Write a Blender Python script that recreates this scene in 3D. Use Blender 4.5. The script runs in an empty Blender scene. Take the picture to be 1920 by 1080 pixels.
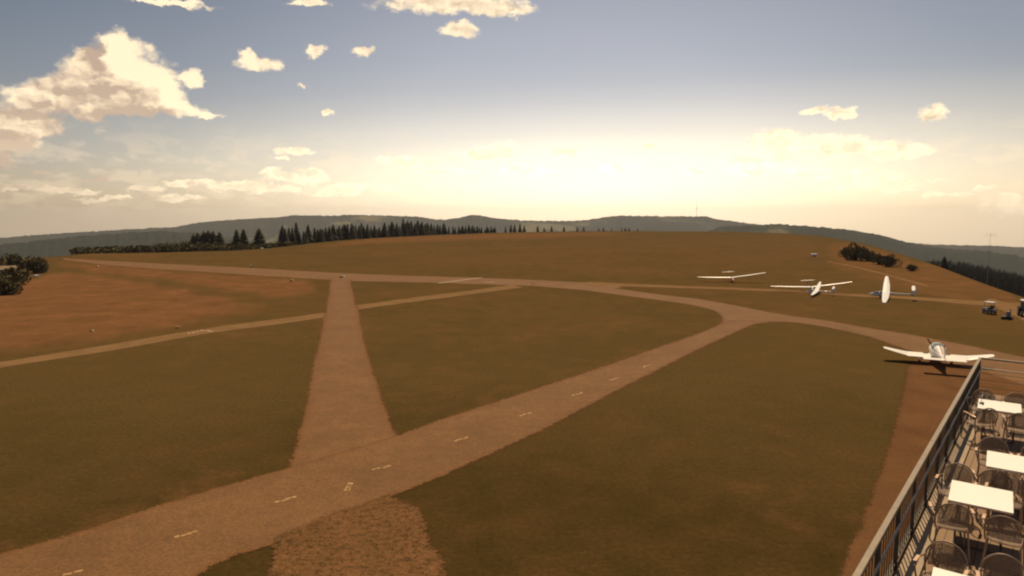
import bpy, bmesh, math, random
import numpy as np
from mathutils import Vector, Matrix, noise, geometry
random.seed(7)
R = math.radians
S = bpy.context.scene
COL = S.collection

# ------------------------------------------------------------------ camera
CAMZ = 13.0
FPX = 1251.0
PITCH = R(6.2)
cd = bpy.data.cameras.new('camera')
cam = bpy.data.objects.new('camera', cd); COL.objects.link(cam)
cam.location = (0, 0, CAMZ)
cam.rotation_euler = (R(90) - PITCH, 0, 0)
cd.sensor_width = 36; cd.lens = 36 * FPX / 1920
cd.clip_start = 0.1; cd.clip_end = 60000
S.camera = cam
S.cycles.filter_width = 2.1
S.render.resolution_x = 1024; S.render.resolution_y = 576

# ------------------------------------------------------------------ light
SUN_AZ = R(22); SUN_EL = R(55)          # azimuth measured from +Y towards +X
S.view_settings.view_transform = 'Standard'; S.view_settings.look = 'None'
S.view_settings.exposure = 0.15; S.view_settings.gamma = 1
ld = bpy.data.lights.new('sun', 'SUN'); ld.energy = 4.6; ld.angle = R(0.53); ld.color = (1, .77, .49)
sun = bpy.data.objects.new('sun', ld); COL.objects.link(sun)
sv = Vector((math.sin(SUN_AZ) * math.cos(SUN_EL), math.cos(SUN_AZ) * math.cos(SUN_EL), math.sin(SUN_EL)))
sun.rotation_euler = sv.to_track_quat('Z', 'Y').to_euler()
sun.location = sv * 60

def ray(px, py):
    v = Vector(((px - 960) / FPX, 1.0, -(py - 540) / FPX))
    c, s = math.cos(PITCH), math.sin(PITCH)
    return Vector((v.x, v.y * c + v.z * s, -v.y * s + v.z * c))
def at(px, py, z=0.0):
    r = ray(px, py); t = (z - CAMZ) / r.z
    return Vector((r.x * t, r.y * t, z))
def azel(px, py):
    r = ray(px, py).normalized()
    return math.atan2(r.x, r.y), math.asin(r.z)

# ------------------------------------------------------------------ node helpers
class NT:
    def __init__(s, tree): s.t = tree; s.n = tree.nodes; s.l = tree.links
    def new(s, ty, **kw):
        n = s.n.new(ty)
        for k, v in kw.items(): setattr(n, k, v)
        return n
    def put(s, sock, v):
        if v is None: return
        if hasattr(v, 'is_output'): s.l.new(v, sock)
        else: sock.default_value = v
    def math(s, op, a, b=None, c=None, clamp=False):
        n = s.new('ShaderNodeMath', operation=op, use_clamp=clamp)
        s.put(n.inputs[0], a); s.put(n.inputs[1], b); s.put(n.inputs[2], c)
        return n.outputs[0]
    def vec(s, op, a, b=None, c=None):
        n = s.new('ShaderNodeVectorMath', operation=op)
        s.put(n.inputs[0], a); s.put(n.inputs[1], b)
        if c is not None: s.put(n.inputs[2], c)
        return n.outputs['Value'] if op in ('LENGTH', 'DOT_PRODUCT') else n.outputs[0]
    def noise(s, v, scale, detail=4, rough=.55, dist=0, color=False):
        n = s.new('ShaderNodeTexNoise'); s.put(n.inputs['Vector'], v)
        n.inputs['Scale'].default_value = scale; n.inputs['Detail'].default_value = detail
        n.inputs['Roughness'].default_value = rough; n.inputs['Distortion'].default_value = dist
        return n.outputs['Color'] if color else n.outputs['Fac']
    def ramp(s, f, stops):
        n = s.new('ShaderNodeValToRGB'); s.put(n.inputs[0], f)
        e = n.color_ramp.elements
        while len(e) < len(stops): e.new(.5)
        for i, (p, c) in enumerate(stops):
            e[i].position = p; e[i].color = (c[0], c[1], c[2], 1) if not isinstance(c, (int, float)) else (c, c, c, 1)
        return n.outputs[0]
    def rng(s, f, a, b, c=0., d=1., smooth=False):
        n = s.new('ShaderNodeMapRange'); s.put(n.inputs[0], f)
        if smooth: n.interpolation_type = 'SMOOTHSTEP'
        for i, v in enumerate((a, b, c, d)): n.inputs[i + 1].default_value = v
        return n.outputs[0]
    def mix(s, f, a, b, blend='MIX'):
        n = s.new('ShaderNodeMix', data_type='RGBA', blend_type=blend)
        s.put(n.inputs[0], f)
        for k, v in ((6, a), (7, b)):
            if isinstance(v, tuple) and len(v) == 3: v = v + (1,)
            s.put(n.inputs[k], v)
        return n.outputs[2]

# ------------------------------------------------------------------ sky
w = bpy.data.worlds.new("World"); S.world = w; w.use_nodes = True
N = NT(w.node_tree); N.n.clear()
out = N.new('ShaderNodeOutputWorld'); bg = N.new('ShaderNodeBackground')
N.l.new(bg.outputs[0], out.inputs[0])
tc = N.new('ShaderNodeTexCoord').outputs['Generated']
sep = N.new('ShaderNodeSeparateXYZ'); N.l.new(tc, sep.inputs[0])
X, Y, Z = sep.outputs
zc = N.math('MAXIMUM', Z, 0.012)
cmb = N.new('ShaderNodeCombineXYZ'); N.l.new(X, cmb.inputs[0]); N.l.new(Y, cmb.inputs[1]); N.l.new(zc, cmb.inputs[2])
sky = N.new('ShaderNodeTexSky'); sky.sky_type = 'NISHITA'; sky.sun_disc = False
sky.sun_elevation = SUN_EL; sky.sun_rotation = SUN_AZ; sky.altitude = 950; sky.air_density = 1.0; sky.dust_density = 2.2; sky.ozone_density = 1.0
N.l.new(cmb.outputs[0], sky.inputs[0])
az = N.math('ARCTAN2', X, Y); el = N.math('ARCSINE', Z)
base = N.vec('MULTIPLY', sky.outputs[0], (.45, .41, .375))
# moist air: warm bright band low in the sky, strongest below the sun
hz = N.ramp(N.rng(el, -.02, .34), [(0, (1.7, .95, .38)), (.12, (1.5, .85, .40)), (.35, (.95, .68, .45)), (.65, (.45, .4, .33)), (1, (0, 0, 0))])
cmb2 = N.new('ShaderNodeCombineXYZ'); N.l.new(az, cmb2.inputs[0]); N.l.new(el, cmb2.inputs[1])
P = cmb2.outputs[0]
gl = N.vec('LENGTH', N.vec('MULTIPLY_ADD', P, (1/.78, 1/.135, 0), (-R(7.5)/.78, -R(2.2)/.135, 0)))
glow = N.ramp(N.math('MULTIPLY', gl, .5), [(0, 1), (.15, .66), (.3, .27), (.45, .09), (.68, 0)])
glowc = N.vec('MULTIPLY', glow, (5.6, 4.9, 2.9))
gl2 = N.vec('LENGTH', N.vec('MULTIPLY_ADD', P, (1/.80, 1/.50, 0), (-R(4)/.80, -R(6)/.50, 0)))
wide = N.vec('MULTIPLY', N.ramp(gl2, [(0, 1), (.3, .85), (.7, .25), (1, 0)]), (2.2, 2.05, 2.05))
gl3 = N.vec('LENGTH', N.vec('MULTIPLY_ADD', P, (1/1.0, 1/.165, 0), (-R(13)/1.0, -R(1.5)/.165, 0)))
wide = N.vec('ADD', wide, N.vec('MULTIPLY', N.ramp(gl3, [(0, 1), (.3, .9), (.6, .45), (1, 0)]), (3.6, 2.7, 1.55)))
skyc = N.vec('ADD', N.vec('ADD', N.vec('ADD', base, hz), glowc), wide)
# cumulus clouds
clouds = [(213,84,24,30),(228,132,72,52),(168,145,56,46),(278,152,56,46),(235,180,75,34),(100,190,74,32),(45,228,66,28),(175,205,50,32),(20,262,50,22),
 (360,143,27,14),(330,205,58,13),(250,206,40,12),(385,214,28,6),(8,297,32,20),(165,108,25,20),(120,165,40,28),(300,185,50,28),
 (484,117,38,14),(468,103,18,9),(592,98,20,10),(683,93,21,9),(860,10,125,18),(960,22,40,10),(862,55,32,12),(575,2,36,6),(310,3,80,7),
 (553,283,34,8),(527,299,11,4),(592,328,33,10),(508,325,15,7),(348,345,42,8),(270,355,34,6),(440,351,60,9),(650,352,60,8),(720,350,50,6),(545,338,40,9),(120,356,60,6),(30,352,50,5),(200,372,60,5),(395,340,20,4),(195,330,26,4),(80,325,19,4),
 (770,300,62,8),(935,276,30,14),(915,292,66,10),(1050,284,50,10),(1220,272,16,6),(1532,208,34,8),(1580,218,28,11),(1752,213,30,17),
 (1455,262,48,20),(1560,272,70,20),(1675,282,54,18),(1425,300,66,18),(1522,324,50,14),(1640,331,50,10),(1740,338,32,4),(1805,366,34,6),
 (1890,384,56,16),(1320,318,40,10),(1400,322,50,9),(1590,348,50,8),(1700,352,40,7),(980,318,60,9),(840,322,50,8),(1850,352,22,5),(1160,318,40,8),(620,362,50,6),(520,358,46,7),(330,372,50,5),(1742,365,20,6),(560,166,8,3),(616,210,10,6)]
def cloud_group(clouds):
  gt = bpy.data.node_groups.new('cloud_field', 'ShaderNodeTree')
  gt.interface.new_socket('P', in_out='INPUT', socket_type='NodeSocketVector')
  gt.interface.new_socket('Q', in_out='OUTPUT', socket_type='NodeSocketFloat')
  G = NT(gt); gi = G.new('NodeGroupInput').outputs[0]; go = G.new('NodeGroupOutput')
  q = None
  for (cx, cy, rx, ry) in clouds:
      a, e = azel(cx, cy)
      a2 = azel(cx + rx, cy)[0]; e2 = azel(cx, cy - ry)[1]
      ia, ie = 1 / (abs(a2 - a) * 1.25), 1 / (abs(e2 - e) * 1.25)
      L = G.vec('LENGTH', G.vec('MULTIPLY_ADD', gi, (ia, ie, 0), (-a * ia, -e * ie, 0)))
      q = L if q is None else G.math('SMOOTH_MIN', q, L, .35)
  G.l.new(q, go.inputs[0])
  return gt
GT_ALL = cloud_group(clouds); GT_BIG = cloud_group([c for c in clouds if c[3] >= 26 and c[0] < 400])
def field(p, gt=None):
    n = N.new('ShaderNodeGroup'); n.node_tree = gt or GT_ALL; N.l.new(p, n.inputs[0]); return n.outputs[0]
Pn = N.vec('MULTIPLY', P, (1, 1.5, 0))
w1 = N.vec('SUBTRACT', N.noise(Pn, 20, 7, .62, color=True), (.5, .5, .5))
w2 = N.vec('SUBTRACT', N.noise(Pn, 70, 5, .6, color=True), (.5, .5, .5))
Pw = N.vec('ADD', P, N.vec('ADD', N.vec('MULTIPLY', w1, (.050, .034, 0)), N.vec('MULTIPLY', w2, (.015, .012, 0))))
q1 = field(Pw)
q2 = N.math('MINIMUM', field(N.vec('ADD', Pw, (.022, .022, 0)), GT_BIG), 3.0)
q0 = N.math('MINIMUM', field(Pw, GT_BIG), 3.0)
def billow(p, sc):
    v = N.new('ShaderNodeTexVoronoi', feature='F1', voronoi_dimensions='2D'); v.inputs['Scale'].default_value = sc
    N.l.new(p, v.inputs['Vector']); return v.outputs['Distance']
bw = N.vec('ADD', Pn, N.vec('MULTIPLY', w2, (.03, .03, 0)))
bl = N.math('ADD', N.math('MULTIPLY', billow(bw, 34), .65), N.math('MULTIPLY', billow(bw, 80), .35))
bl2v = N.vec('ADD', bw, (.006, .010, 0))
bl2 = N.math('ADD', N.math('MULTIPLY', billow(bl2v, 34), .65), N.math('MULTIPLY', billow(bl2v, 80), .35))
qm = N.math('ADD', q1, N.math('MULTIPLY', N.math('SUBTRACT', bl, .42), .55))
mask = N.rng(qm, 1.06, .56, 0, 1, True)
mask = N.math('MULTIPLY', mask, N.math('GREATER_THAN', Y, .05))
mask = N.math('MULTIPLY', mask, N.rng(el, .010, .075, .55, .98))
fine = N.noise(Pn, 42, 6, .6)
lit = N.math('ADD', N.math('MULTIPLY', N.math('SUBTRACT', q2, q0), 1.8), N.math('MULTIPLY', N.math('SUBTRACT', fine, .45), .65))
lit = N.math('ADD', lit, N.math('MULTIPLY', q1, .50))
lit = N.math('ADD', lit, N.math('MULTIPLY', N.math('SUBTRACT', bl2, bl), 1.15))
lit = N.math('ADD', lit, N.rng(q0, .9, 1.6, 0, .5))
lit = N.rng(lit, -.05, 1.05, 0, 1)
ccol = N.mix(lit, (5.2, 3.8, 2.8), (11.0, 8.8, 5.9))
ccol = N.vec('ADD', ccol, N.vec('MULTIPLY', glow, (9, 8, 5)))
skyc = N.mix(mask, skyc, ccol)
# veil of distant cumulus just above the horizon
Pv = N.vec('ADD', N.vec('MULTIPLY', P, (1, 2.6, 0)), N.vec('MULTIPLY', w2, (.02, .03, 0)))
vn = N.math('ADD', N.noise(Pv, 17, 6, .58), N.math('MULTIPLY', N.math('SUBTRACT', .42, billow(Pv, 36)), .22))
band = N.ramp(N.rng(el, -.005, .13), [(0, .1), (.2, .8), (.55, .9), (.8, .3), (1, 0)])
vm = N.math('MULTIPLY', N.rng(vn, .44, .62, 0, 1, True), band)
skyc = N.mix(N.math('MULTIPLY', vm, .36), skyc, N.vec('ADD', N.vec('MULTIPLY', glow, (5, 5, 4)), (9.4, 7.2, 4.8)))
N.l.new(skyc, bg.inputs[0]); bg.inputs[1].default_value = .1
try: w.cycles.sampling_method = 'MANUAL'; w.cycles.sample_map_resolution = 512
except Exception: pass

# ------------------------------------------------------------------ materials
def mat(name, color, rough=.8, metal=0, spec=.3, scale=None, var=.15, bump=0, bscale=None, **kw):
    m = bpy.data.materials.new(name); m.use_nodes = True
    n = NT(m.node_tree); b = m.node_tree.nodes['Principled BSDF']
    b.inputs['Roughness'].default_value = rough; b.inputs['Metallic'].default_value = metal
    b.inputs['Specular IOR Level'].default_value = spec
    co = n.new('ShaderNodeTexCoord').outputs['Object']
    f = n.noise(co, scale or 3, 5, .6)
    dark = tuple(c * (1 - var) for c in color); lite = tuple(min(c * (1 + var), 1) for c in color)
    n.l.new(n.ramp(f, [(.3, dark), (.7, lite)]), b.inputs['Base Color'])
    if bump:
        bn = n.new('ShaderNodeBump'); bn.inputs['Strength'].default_value = bump; bn.inputs['Distance'].default_value = .02
        n.l.new(n.noise(co, bscale or 20, 4), bn.inputs['Height']); n.l.new(bn.outputs[0], b.inputs['Normal'])
    for k, v in kw.items(): b.inputs[k].default_value = v
    return m
def ground_mat(name, build, rough=.95, spec=.0, bump=.4, soft=False, bscale=3., bdist=.1):
    m = bpy.data.materials.new(name); m.use_nodes = True
    n = NT(m.node_tree); b = m.node_tree.nodes['Principled BSDF']
    b.inputs['Roughness'].default_value = rough; b.inputs['Specular IOR Level'].default_value = spec
    co = n.new('ShaderNodeNewGeometry').outputs['Position']
    n.l.new(build(n, co), b.inputs['Base Color'])
    bn = n.new('ShaderNodeBump'); bn.inputs['Strength'].default_value = bump; bn.inputs['Distance'].default_value = bdist
    n.l.new(n.noise(co, bscale, 6, .65), bn.inputs['Height']); n.l.new(bn.outputs[0], b.inputs['Normal'])
    if soft:      # grass grows in over the edge: the surface breaks up across a ragged fringe
        e = n.new('ShaderNodeAttribute'); e.attribute_name = 'edge'
        f = n.math('MULTIPLY_ADD', e.outputs['Fac'], 1.7, n.math('ADD', n.math('MULTIPLY', n.noise(co, 2.2, 5, .7), 1.3), n.math('MULTIPLY_ADD', n.noise(co, 15, 3, .8), 1.6, -1.85)))
        f = n.rng(f, .36, .48, 0, 1)
        tr = n.new('ShaderNodeBsdfTransparent'); mx = n.new('ShaderNodeMixShader'); o = m.node_tree.nodes['Material Output']
        n.l.new(f, mx.inputs[0]); n.l.new(tr.outputs[0], mx.inputs[1]); n.l.new(b.outputs[0], mx.inputs[2]); n.l.new(mx.outputs[0], o.inputs[0])
    return m
def grass_build(n, co):
    att = n.new('ShaderNodeAttribute'); att.attribute_name = 'dry'; dry = att.outputs['Fac']
    big = n.noise(co, .035, 5, .6); mid = n.noise(co, .35, 6, .65, .3); fin = n.noise(co, 4., 5, .7); tuft = n.noise(co, 16., 4, .7)
    green = n.ramp(mid, [(.34, (.034, .0270, .0075)), (.5, (.053, .0365, .0115)), (.66, (.080, .045, .0165))])
    wear = n.ramp(big, [(.38, (.045, .031, .0085)), (.62, (.084, .046, .0170))])
    green = n.mix(.45, green, wear)
    straw = n.ramp(n.noise(co, .18, 7, .7, .5), [(.3, (.110, .057, .0240)), (.55, (.155, .076, .0330)), (.75, (.205, .102, .046))])
    patch = n.noise(co, .11, 6, .68, .8)
    f = n.math('ADD', dry, n.math('MULTIPLY', n.math('SUBTRACT', mid, .5), .55))
    f = n.math('ADD', f, n.math('MULTIPLY', n.math('SUBTRACT', patch, .5), .75))
    f = n.math('ADD', f, n.math('MULTIPLY', n.math('SUBTRACT', big, .5), .4), clamp=True)
    lifted = n.mix(.55, green, (.110, .072, .028))  # paler far grass: lens vignette and glare put into colour, besides drier turf
    att2 = n.new('ShaderNodeAttribute'); att2.attribute_name = 'far_lift'
    green = n.mix(att2.outputs['Fac'], green, lifted)
    c = n.mix(n.rng(f, .1, .9, 0, 1), green, straw)
    v = n.math('MULTIPLY', n.rng(fin, .3, .7, .78, 1.22), n.rng(tuft, .3, .7, .84, 1.16))
    n2 = n.new('ShaderNodeVectorMath', operation='SCALE'); n.l.new(c, n2.inputs[0]); n.l.new(v, n2.inputs['Scale'])
    return n2.outputs[0]
M = {}
M['grass'] = ground_mat('grass', grass_build, bump=.55, bscale=3.5, bdist=.12)
def asphalt_build(n, co):
    a = n.noise(co, .22, 6, .6, .4); g = n.noise(co, 7, 5, .8); cr = n.noise(co, 1.2, 6, .7)
    c = n.ramp(a, [(.3, (.136, .073, .032)), (.7, (.180, .095, .040))])
    e = n.new('ShaderNodeAttribute'); e.attribute_name = 'edge'
    c = n.mix(n.rng(e.outputs['Fac'], .99, .55, 0, .8), c, (.150, .070, .026))
    c = n.mix(n.rng(n.noise(co, .9, 6, .7, 1.0), .58, .72, 0, .5), c, (.085, .048, .026))
    v = n.math('MULTIPLY', n.rng(g, .3, .7, .66, 1.34), n.rng(cr, .3, .7, .88, 1.12))
    n2 = n.new('ShaderNodeVectorMath', operation='SCALE'); n.l.new(c, n2.inputs[0]); n.l.new(v, n2.inputs['Scale'])
    return n2.outputs[0]
M['asphalt'] = ground_mat('asphalt', asphalt_build, soft=True, rough=.85, spec=.08, bump=.5, bscale=14, bdist=.02)
def gravel_build(n, co):
    a = n.noise(co, .5, 6, .65, .5); g = n.noise(co, 3.6, 6, .8, .4); f = n.noise(co, 11, 4, .8)
    c = n.ramp(a, [(.3, (.135, .071, .032)), (.7, (.190, .096, .043))])
    c = n.mix(n.rng(g, .48, .60, 0, .8), c, (.052, .034, .013))
    n2 = n.new('ShaderNodeVectorMath', operation='SCALE'); n.l.new(c, n2.inputs[0]); n.l.new(n.rng(f, .3, .7, .62, 1.38), n2.inputs['Scale'])
    return n2.outputs[0]
M['gravel'] = ground_mat('gravel', gravel_build, soft=True, bump=.8, bscale=5, bdist=.12)
def dirt_build(n, co):
    a = n.noise(co, .4, 6, .65, .5); g = n.noise(co, 6, 5, .75)
    c = n.ramp(a, [(.3, (.155, .092, .044)), (.7, (.205, .124, .060))])
    n2 = n.new('ShaderNodeVectorMath', operation='SCALE'); n.l.new(c, n2.inputs[0]); n.l.new(n.rng(g, .3, .7, .8, 1.2), n2.inputs['Scale'])
    return n2.outputs[0]
M['dirt'] = ground_mat('dirt', dirt_build, soft=True, bump=.5, bscale=6, bdist=.05)
def strip_build(n, co):
    a = n.noise(co, .3, 6, .6, .4); g = n.noise(co, 7, 5, .8)
    c = n.ramp(a, [(.3, (.104, .053, .025)), (.7, (.146, .074, .034))])
    n2 = n.new('ShaderNodeVectorMath', operation='SCALE'); n.l.new(c, n2.inputs[0]); n.l.new(n.rng(g, .3, .7, .8, 1.2), n2.inputs['Scale'])
    return n2.outputs[0]
M['strip'] = ground_mat('red_gravel', strip_build, soft=True, bump=.6, bscale=8, bdist=.05)
def hill_build(n, co):
    a = n.noise(co, .0016, 8, .6, .6); g = n.noise(co, .02, 6, .7)
    c = n.ramp(a, [(.44, (.022, .028, .022)), (.56, (.030, .036, .026)), (.60, (.115, .105, .060)), (.72, (.15, .12, .065))])
    n2 = n.new('ShaderNodeVectorMath', operation='SCALE'); n.l.new(c, n2.inputs[0]); n.l.new(n.rng(g, .3, .7, .7, 1.3), n2.inputs['Scale'])
    return n2.outputs[0]
M['hill'] = ground_mat('wooded_hill', hill_build, bump=.5, bscale=.05, bdist=6)
M['paint'] = mat('road_paint', (.37, .22, .09), .8, scale=6, var=.35)
M['paint_white'] = mat('worn_white_paint', (.42, .32, .22), .8, scale=6, var=.25)
M['needles'] = mat('spruce_needles', (.072, .067, .050), .9, scale=1.2, var=.45, spec=.1)
M['leaves'] = mat('dark_leaves', (.115, .098, .048), .9, scale=.8, var=.45, spec=.1)
M['bark'] = mat('bark', (.07, .05, .035), .95, scale=4, var=.3, bump=.5)
M['white'] = mat('white_gelcoat', (.82, .80, .76), .25, spec=.5, scale=1.5, var=.04)
M['plane_white'] = mat('cream_white_paint', (.80, .77, .70), .3, spec=.5, scale=1.5, var=.06)
M['red'] = mat('red_paint', (.45, .07, .04), .35, spec=.5, var=.1)
M['orange'] = mat('orange_paint', (.60, .20, .06), .45, spec=.4, var=.1)
M['bluegrey'] = mat('blue_grey_paint', (.13, .16, .20), .4, spec=.5, var=.1)
M['glass'] = mat('tinted_canopy', (.16, .19, .21), .08, spec=.9, var=.08)
M['dark'] = mat('black_metal', (.025, .025, .025), .45, spec=.5, var=.2)
M['rubber'] = mat('rubber', (.02, .02, .02), .85, var=.2)
M['walk'] = mat('dark_walkway', (.07, .06, .05), .9, var=.15)
M['greypaint'] = mat('grey_paint', (.22, .22, .21), .6, var=.15)
M['handrail'] = mat('brown_grey_handrail', (.23, .18, .125), .5, spec=.3, scale=8, var=.15)
M['steel'] = mat('brushed_steel', (.32, .29, .25), .5, metal=.4, scale=8, var=.15)
M['bright_steel'] = mat('polished_steel', (.36, .29, .21), .4, metal=.0, scale=8, var=.1)
M['rail_dark'] = mat('weathered_post', (.085, .075, .060), .6, metal=.1, scale=8, var=.2)
M['table'] = mat('table_laminate', (.84, .82, .74), .35, spec=.4, scale=3, var=.03)
M['tableedge'] = mat('table_edge', (.42, .22, .12), .5, var=.12)
M['weave'] = mat('brown_weave', (.30, .22, .16), .75, scale=60, var=.35, bump=.5, bscale=90)
_m = M['weave']; _n = NT(_m.node_tree); _b = _m.node_tree.nodes['Principled BSDF']; _t = _n.new('ShaderNodeBsdfTransparent'); _x = _n.new('ShaderNodeMixShader')
_w = _n.noise(_n.new('ShaderNodeTexCoord').outputs['Object'], 160, 2, .6)
_n.l.new(_n.rng(_w, .42, .56, 0, 1), _x.inputs[0]); _n.l.new(_t.outputs[0], _x.inputs[1]); _n.l.new(_b.outputs[0], _x.inputs[2]); _n.l.new(_x.outputs[0], _m.node_tree.nodes['Material Output'].inputs[0])
M['tube'] = mat('chair_tube', (.36, .26, .19), .38, metal=.45, scale=6, var=.2)
M['armpad'] = mat('arm_pad', (.55, .36, .24), .45, scale=6, var=.15)
M['fence_glass'] = mat('smoked_panel', (.040, .036, .034), .25, spec=.5, scale=2, var=.25)
M['wall'] = mat('rendered_wall', (.30, .24, .18), .9, scale=2, var=.12, bump=.3)
M['roof'] = mat('pale_roof', (.24, .17, .10), .8, scale=2, var=.15)
def deck_mat():
    m = bpy.data.materials.new('deck_boards'); m.use_nodes = True
    n = NT(m.node_tree); b = m.node_tree.nodes['Principled BSDF']; b.inputs['Roughness'].default_value = .75
    b.inputs['Specular IOR Level'].default_value = .2
    co = n.new('ShaderNodeTexCoord').outputs['Object']
    sp = n.new('ShaderNodeSeparateXYZ'); n.l.new(co, sp.inputs[0])
    x = n.math('DIVIDE', sp.outputs[0], .145); fr = n.math('FRACT', x); fl = n.math('FLOOR', x)
    gap = n.math('LESS_THAN', fr, .06)
    wn = n.new('ShaderNodeTexWhiteNoise', noise_dimensions='1D'); n.l.new(fl, wn.inputs['W'])
    st = n.vec('MULTIPLY', co, (30, 1.5, 1))
    gr = n.noise(st, 1.2, 5, .6)
    c = n.ramp(n.math('ADD', n.math('MULTIPLY', wn.outputs[0], .5), n.math('MULTIPLY', gr, .5)), [(.2, (.17, .108, .062)), (.8, (.26, .17, .098))])
    c = n.mix(gap, c, (.02, .015, .01))
    n.l.new(c, b.inputs['Base Color'])
    return m
M['deck'] = deck_mat()

# ------------------------------------------------------------------ mesh helpers
class MB:
    def __init__(s): s.v = []; s.f = []
    def add(s, vs, fs):
        o = len(s.v); s.v += [tuple(v) for v in vs]; s.f += [tuple(i + o for i in f) for f in fs]; return s
    def box(s, c, d, rz=0, m=None):
        x, y, z = (k / 2 for k in d); vs = []
        for sx, sy, sz in ((-1,-1,-1),(1,-1,-1),(1,1,-1),(-1,1,-1),(-1,-1,1),(1,-1,1),(1,1,1),(-1,1,1)):
            p = Vector((sx * x, sy * y, sz * z))
            if m: p = m @ p
            if rz: p = Matrix.Rotation(rz, 3, 'Z') @ p
            vs.append(p + Vector(c))
        return s.add(vs, [(0,3,2,1),(4,5,6,7),(0,1,5,4),(1,2,6,5),(2,3,7,6),(3,0,4,7)])
    def tube(s, pts, r, n=8, cap=True):
        pts = [Vector(p) for p in pts]; rs = r if isinstance(r, (list, tuple)) else [r] * len(pts)
        vs = []; fs = []; up = None
        for i, p in enumerate(pts):
            t = (pts[min(i + 1, len(pts) - 1)] - pts[max(i - 1, 0)]).normalized()
            if up is None: up = t.orthogonal().normalized()
            a = (up - t * up.dot(t)).normalized(); up = a; b = t.cross(a)
            for k in range(n):
                th = 2 * math.pi * k / n; vs.append(p + (a * math.cos(th) + b * math.sin(th)) * rs[i])
        for i in range(len(pts) - 1):
            for k in range(n):
                k2 = (k + 1) % n; fs.append((i * n + k, i * n + k2, (i + 1) * n + k2, (i + 1) * n + k))
        if cap: fs.append(tuple(range(n))[::-1]); fs.append(tuple((len(pts) - 1) * n + k for k in range(n)))
        return s.add(vs, fs)
    def bar(s, a, b, wd, ht):
        a, b = Vector(a), Vector(b); t = (b - a).normalized(); sd = t.cross(Vector((0, 0, 1)))
        if sd.length < 1e-4: sd = Vector((1, 0, 0))
        sd.normalize(); up = sd.cross(t); vs = []
        for p in (a, b):
            for i, j in ((-1,-1),(1,-1),(1,1),(-1,1)): vs.append(p + sd * i * wd / 2 + up * j * ht / 2)
        return s.add(vs, [(3,2,1,0),(4,5,6,7),(0,1,5,4),(1,2,6,5),(2,3,7,6),(3,0,4,7)])
    def loft(s, rings, cap=True):
        n = len(rings[0]); vs = [p for r in rings for p in r]; fs = []
        for i in range(len(rings) - 1):
            for k in range(n):
                k2 = (k + 1) % n; fs.append((i * n + k, i * n + k2, (i + 1) * n + k2, (i + 1) * n + k))
        if cap: fs.append(tuple(range(n))[::-1]); fs.append(tuple((len(rings) - 1) * n + k for k in range(n)))
        return s.add(vs, fs)
    def build(s, name, m, parent=None, smooth=False, bevel=0):
        me = bpy.data.meshes.new(name); me.from_pydata(s.v, [], s.f); me.update()
        bm = bmesh.new(); bm.from_mesh(me); bmesh.ops.recalc_face_normals(bm, faces=bm.faces)
        if bevel: bmesh.ops.bevel(bm, geom=list(bm.edges), offset=bevel, segments=2, affect='EDGES', profile=.6)
        bm.to_mesh(me); bm.free()
        me.materials.append(m)
        if smooth:
            me.polygons.foreach_set('use_smooth', [True] * len(me.polygons))
            me.set_sharp_from_angle(angle=R(42))
        o = bpy.data.objects.new(name, me); COL.objects.link(o)
        if parent: o.parent = parent
        return o
def tag(o, label=None, cat=None, group=None, kind=None):
    if label: o['label'] = label
    if cat: o['category'] = cat
    if group: o['group'] = group
    if kind: o['kind'] = kind
    return o
def empty(name, loc=(0,0,0), rz=0, **k):
    o = bpy.data.objects.new(name, None); COL.objects.link(o); o.location = loc; o.rotation_euler = (0, 0, rz)
    o.empty_display_size = .3
    return tag(o, **k)
def copy_tree(o, parent=None):
    c = o.copy(); COL.objects.link(c); c.parent = parent
    for ch in list(o.children): copy_tree(ch, c)
    return c
ORD = ['first','second','third','fourth','fifth','sixth','seventh','eighth','ninth','tenth','eleventh','twelfth','thirteenth','fourteenth','fifteenth','sixteenth','seventeenth','eighteenth','nineteenth','twentieth']
TENS = {2: 'twenty', 3: 'thirty', 4: 'forty', 5: 'fifty', 6: 'sixty'}
def ordinal(i):          # i from 0
    i += 1
    if i <= 20: return ORD[i - 1]
    t, u = divmod(i, 10)
    return (TENS[t][:-1] + 'ieth') if u == 0 else TENS[t] + '-' + ORD[u - 1]

# ------------------------------------------------------------------ terrain
def interp(tab, x):
    if x <= tab[0][0]: return tab[0][1]
    for (a, b), (c, d) in zip(tab, tab[1:]):
        if x <= c: return b + (d - b) * (x - a) / (c - a)
    return tab[-1][1]
def smooth_tab(tab):
    xs = [t[0] for t in tab]; out = []
    x = xs[0]
    while x <= xs[-1]:
        vals = [interp(tab, x + d) for d in (-24, -12, 0, 12, 24)]
        out.append((x, sum(vals) / 5)); x += 12
    return out
CREST = smooth_tab([(-900,520),(-300,500),(0,484),(100,480),(150,474),(300,472),(450,468),(520,463),(560,458),(640,450),(720,445),(800,441),(900,437),(1000,434.5),(1100,433),(1200,433),(1350,434),(1450,436),(1520,440),(1580,448),(1640,461),(1700,478),(1760,495),(1800,509),(1850,525),(1920,545),(2100,585),(2600,640)])
FAR = [(-900,470),(-200,450),(0,446),(60,441),(150,435),(250,429),(330,425),(380,416),(440,411),(520,407),(550,403),(640,404),(645,402),(740,404),(790,406),(815,411),(835,411),(862,408),(885,402),(905,404),(930,409),(980,413),(1060,414),(1100,412),(1130,407),(1160,404),(1250,405),(1320,405),(1340,410),(1400,418),(1450,423),(1600,432),(1650,441),(1700,455),(1750,459),(1850,461),(1920,464),(2300,470),(2800,470)]
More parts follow.
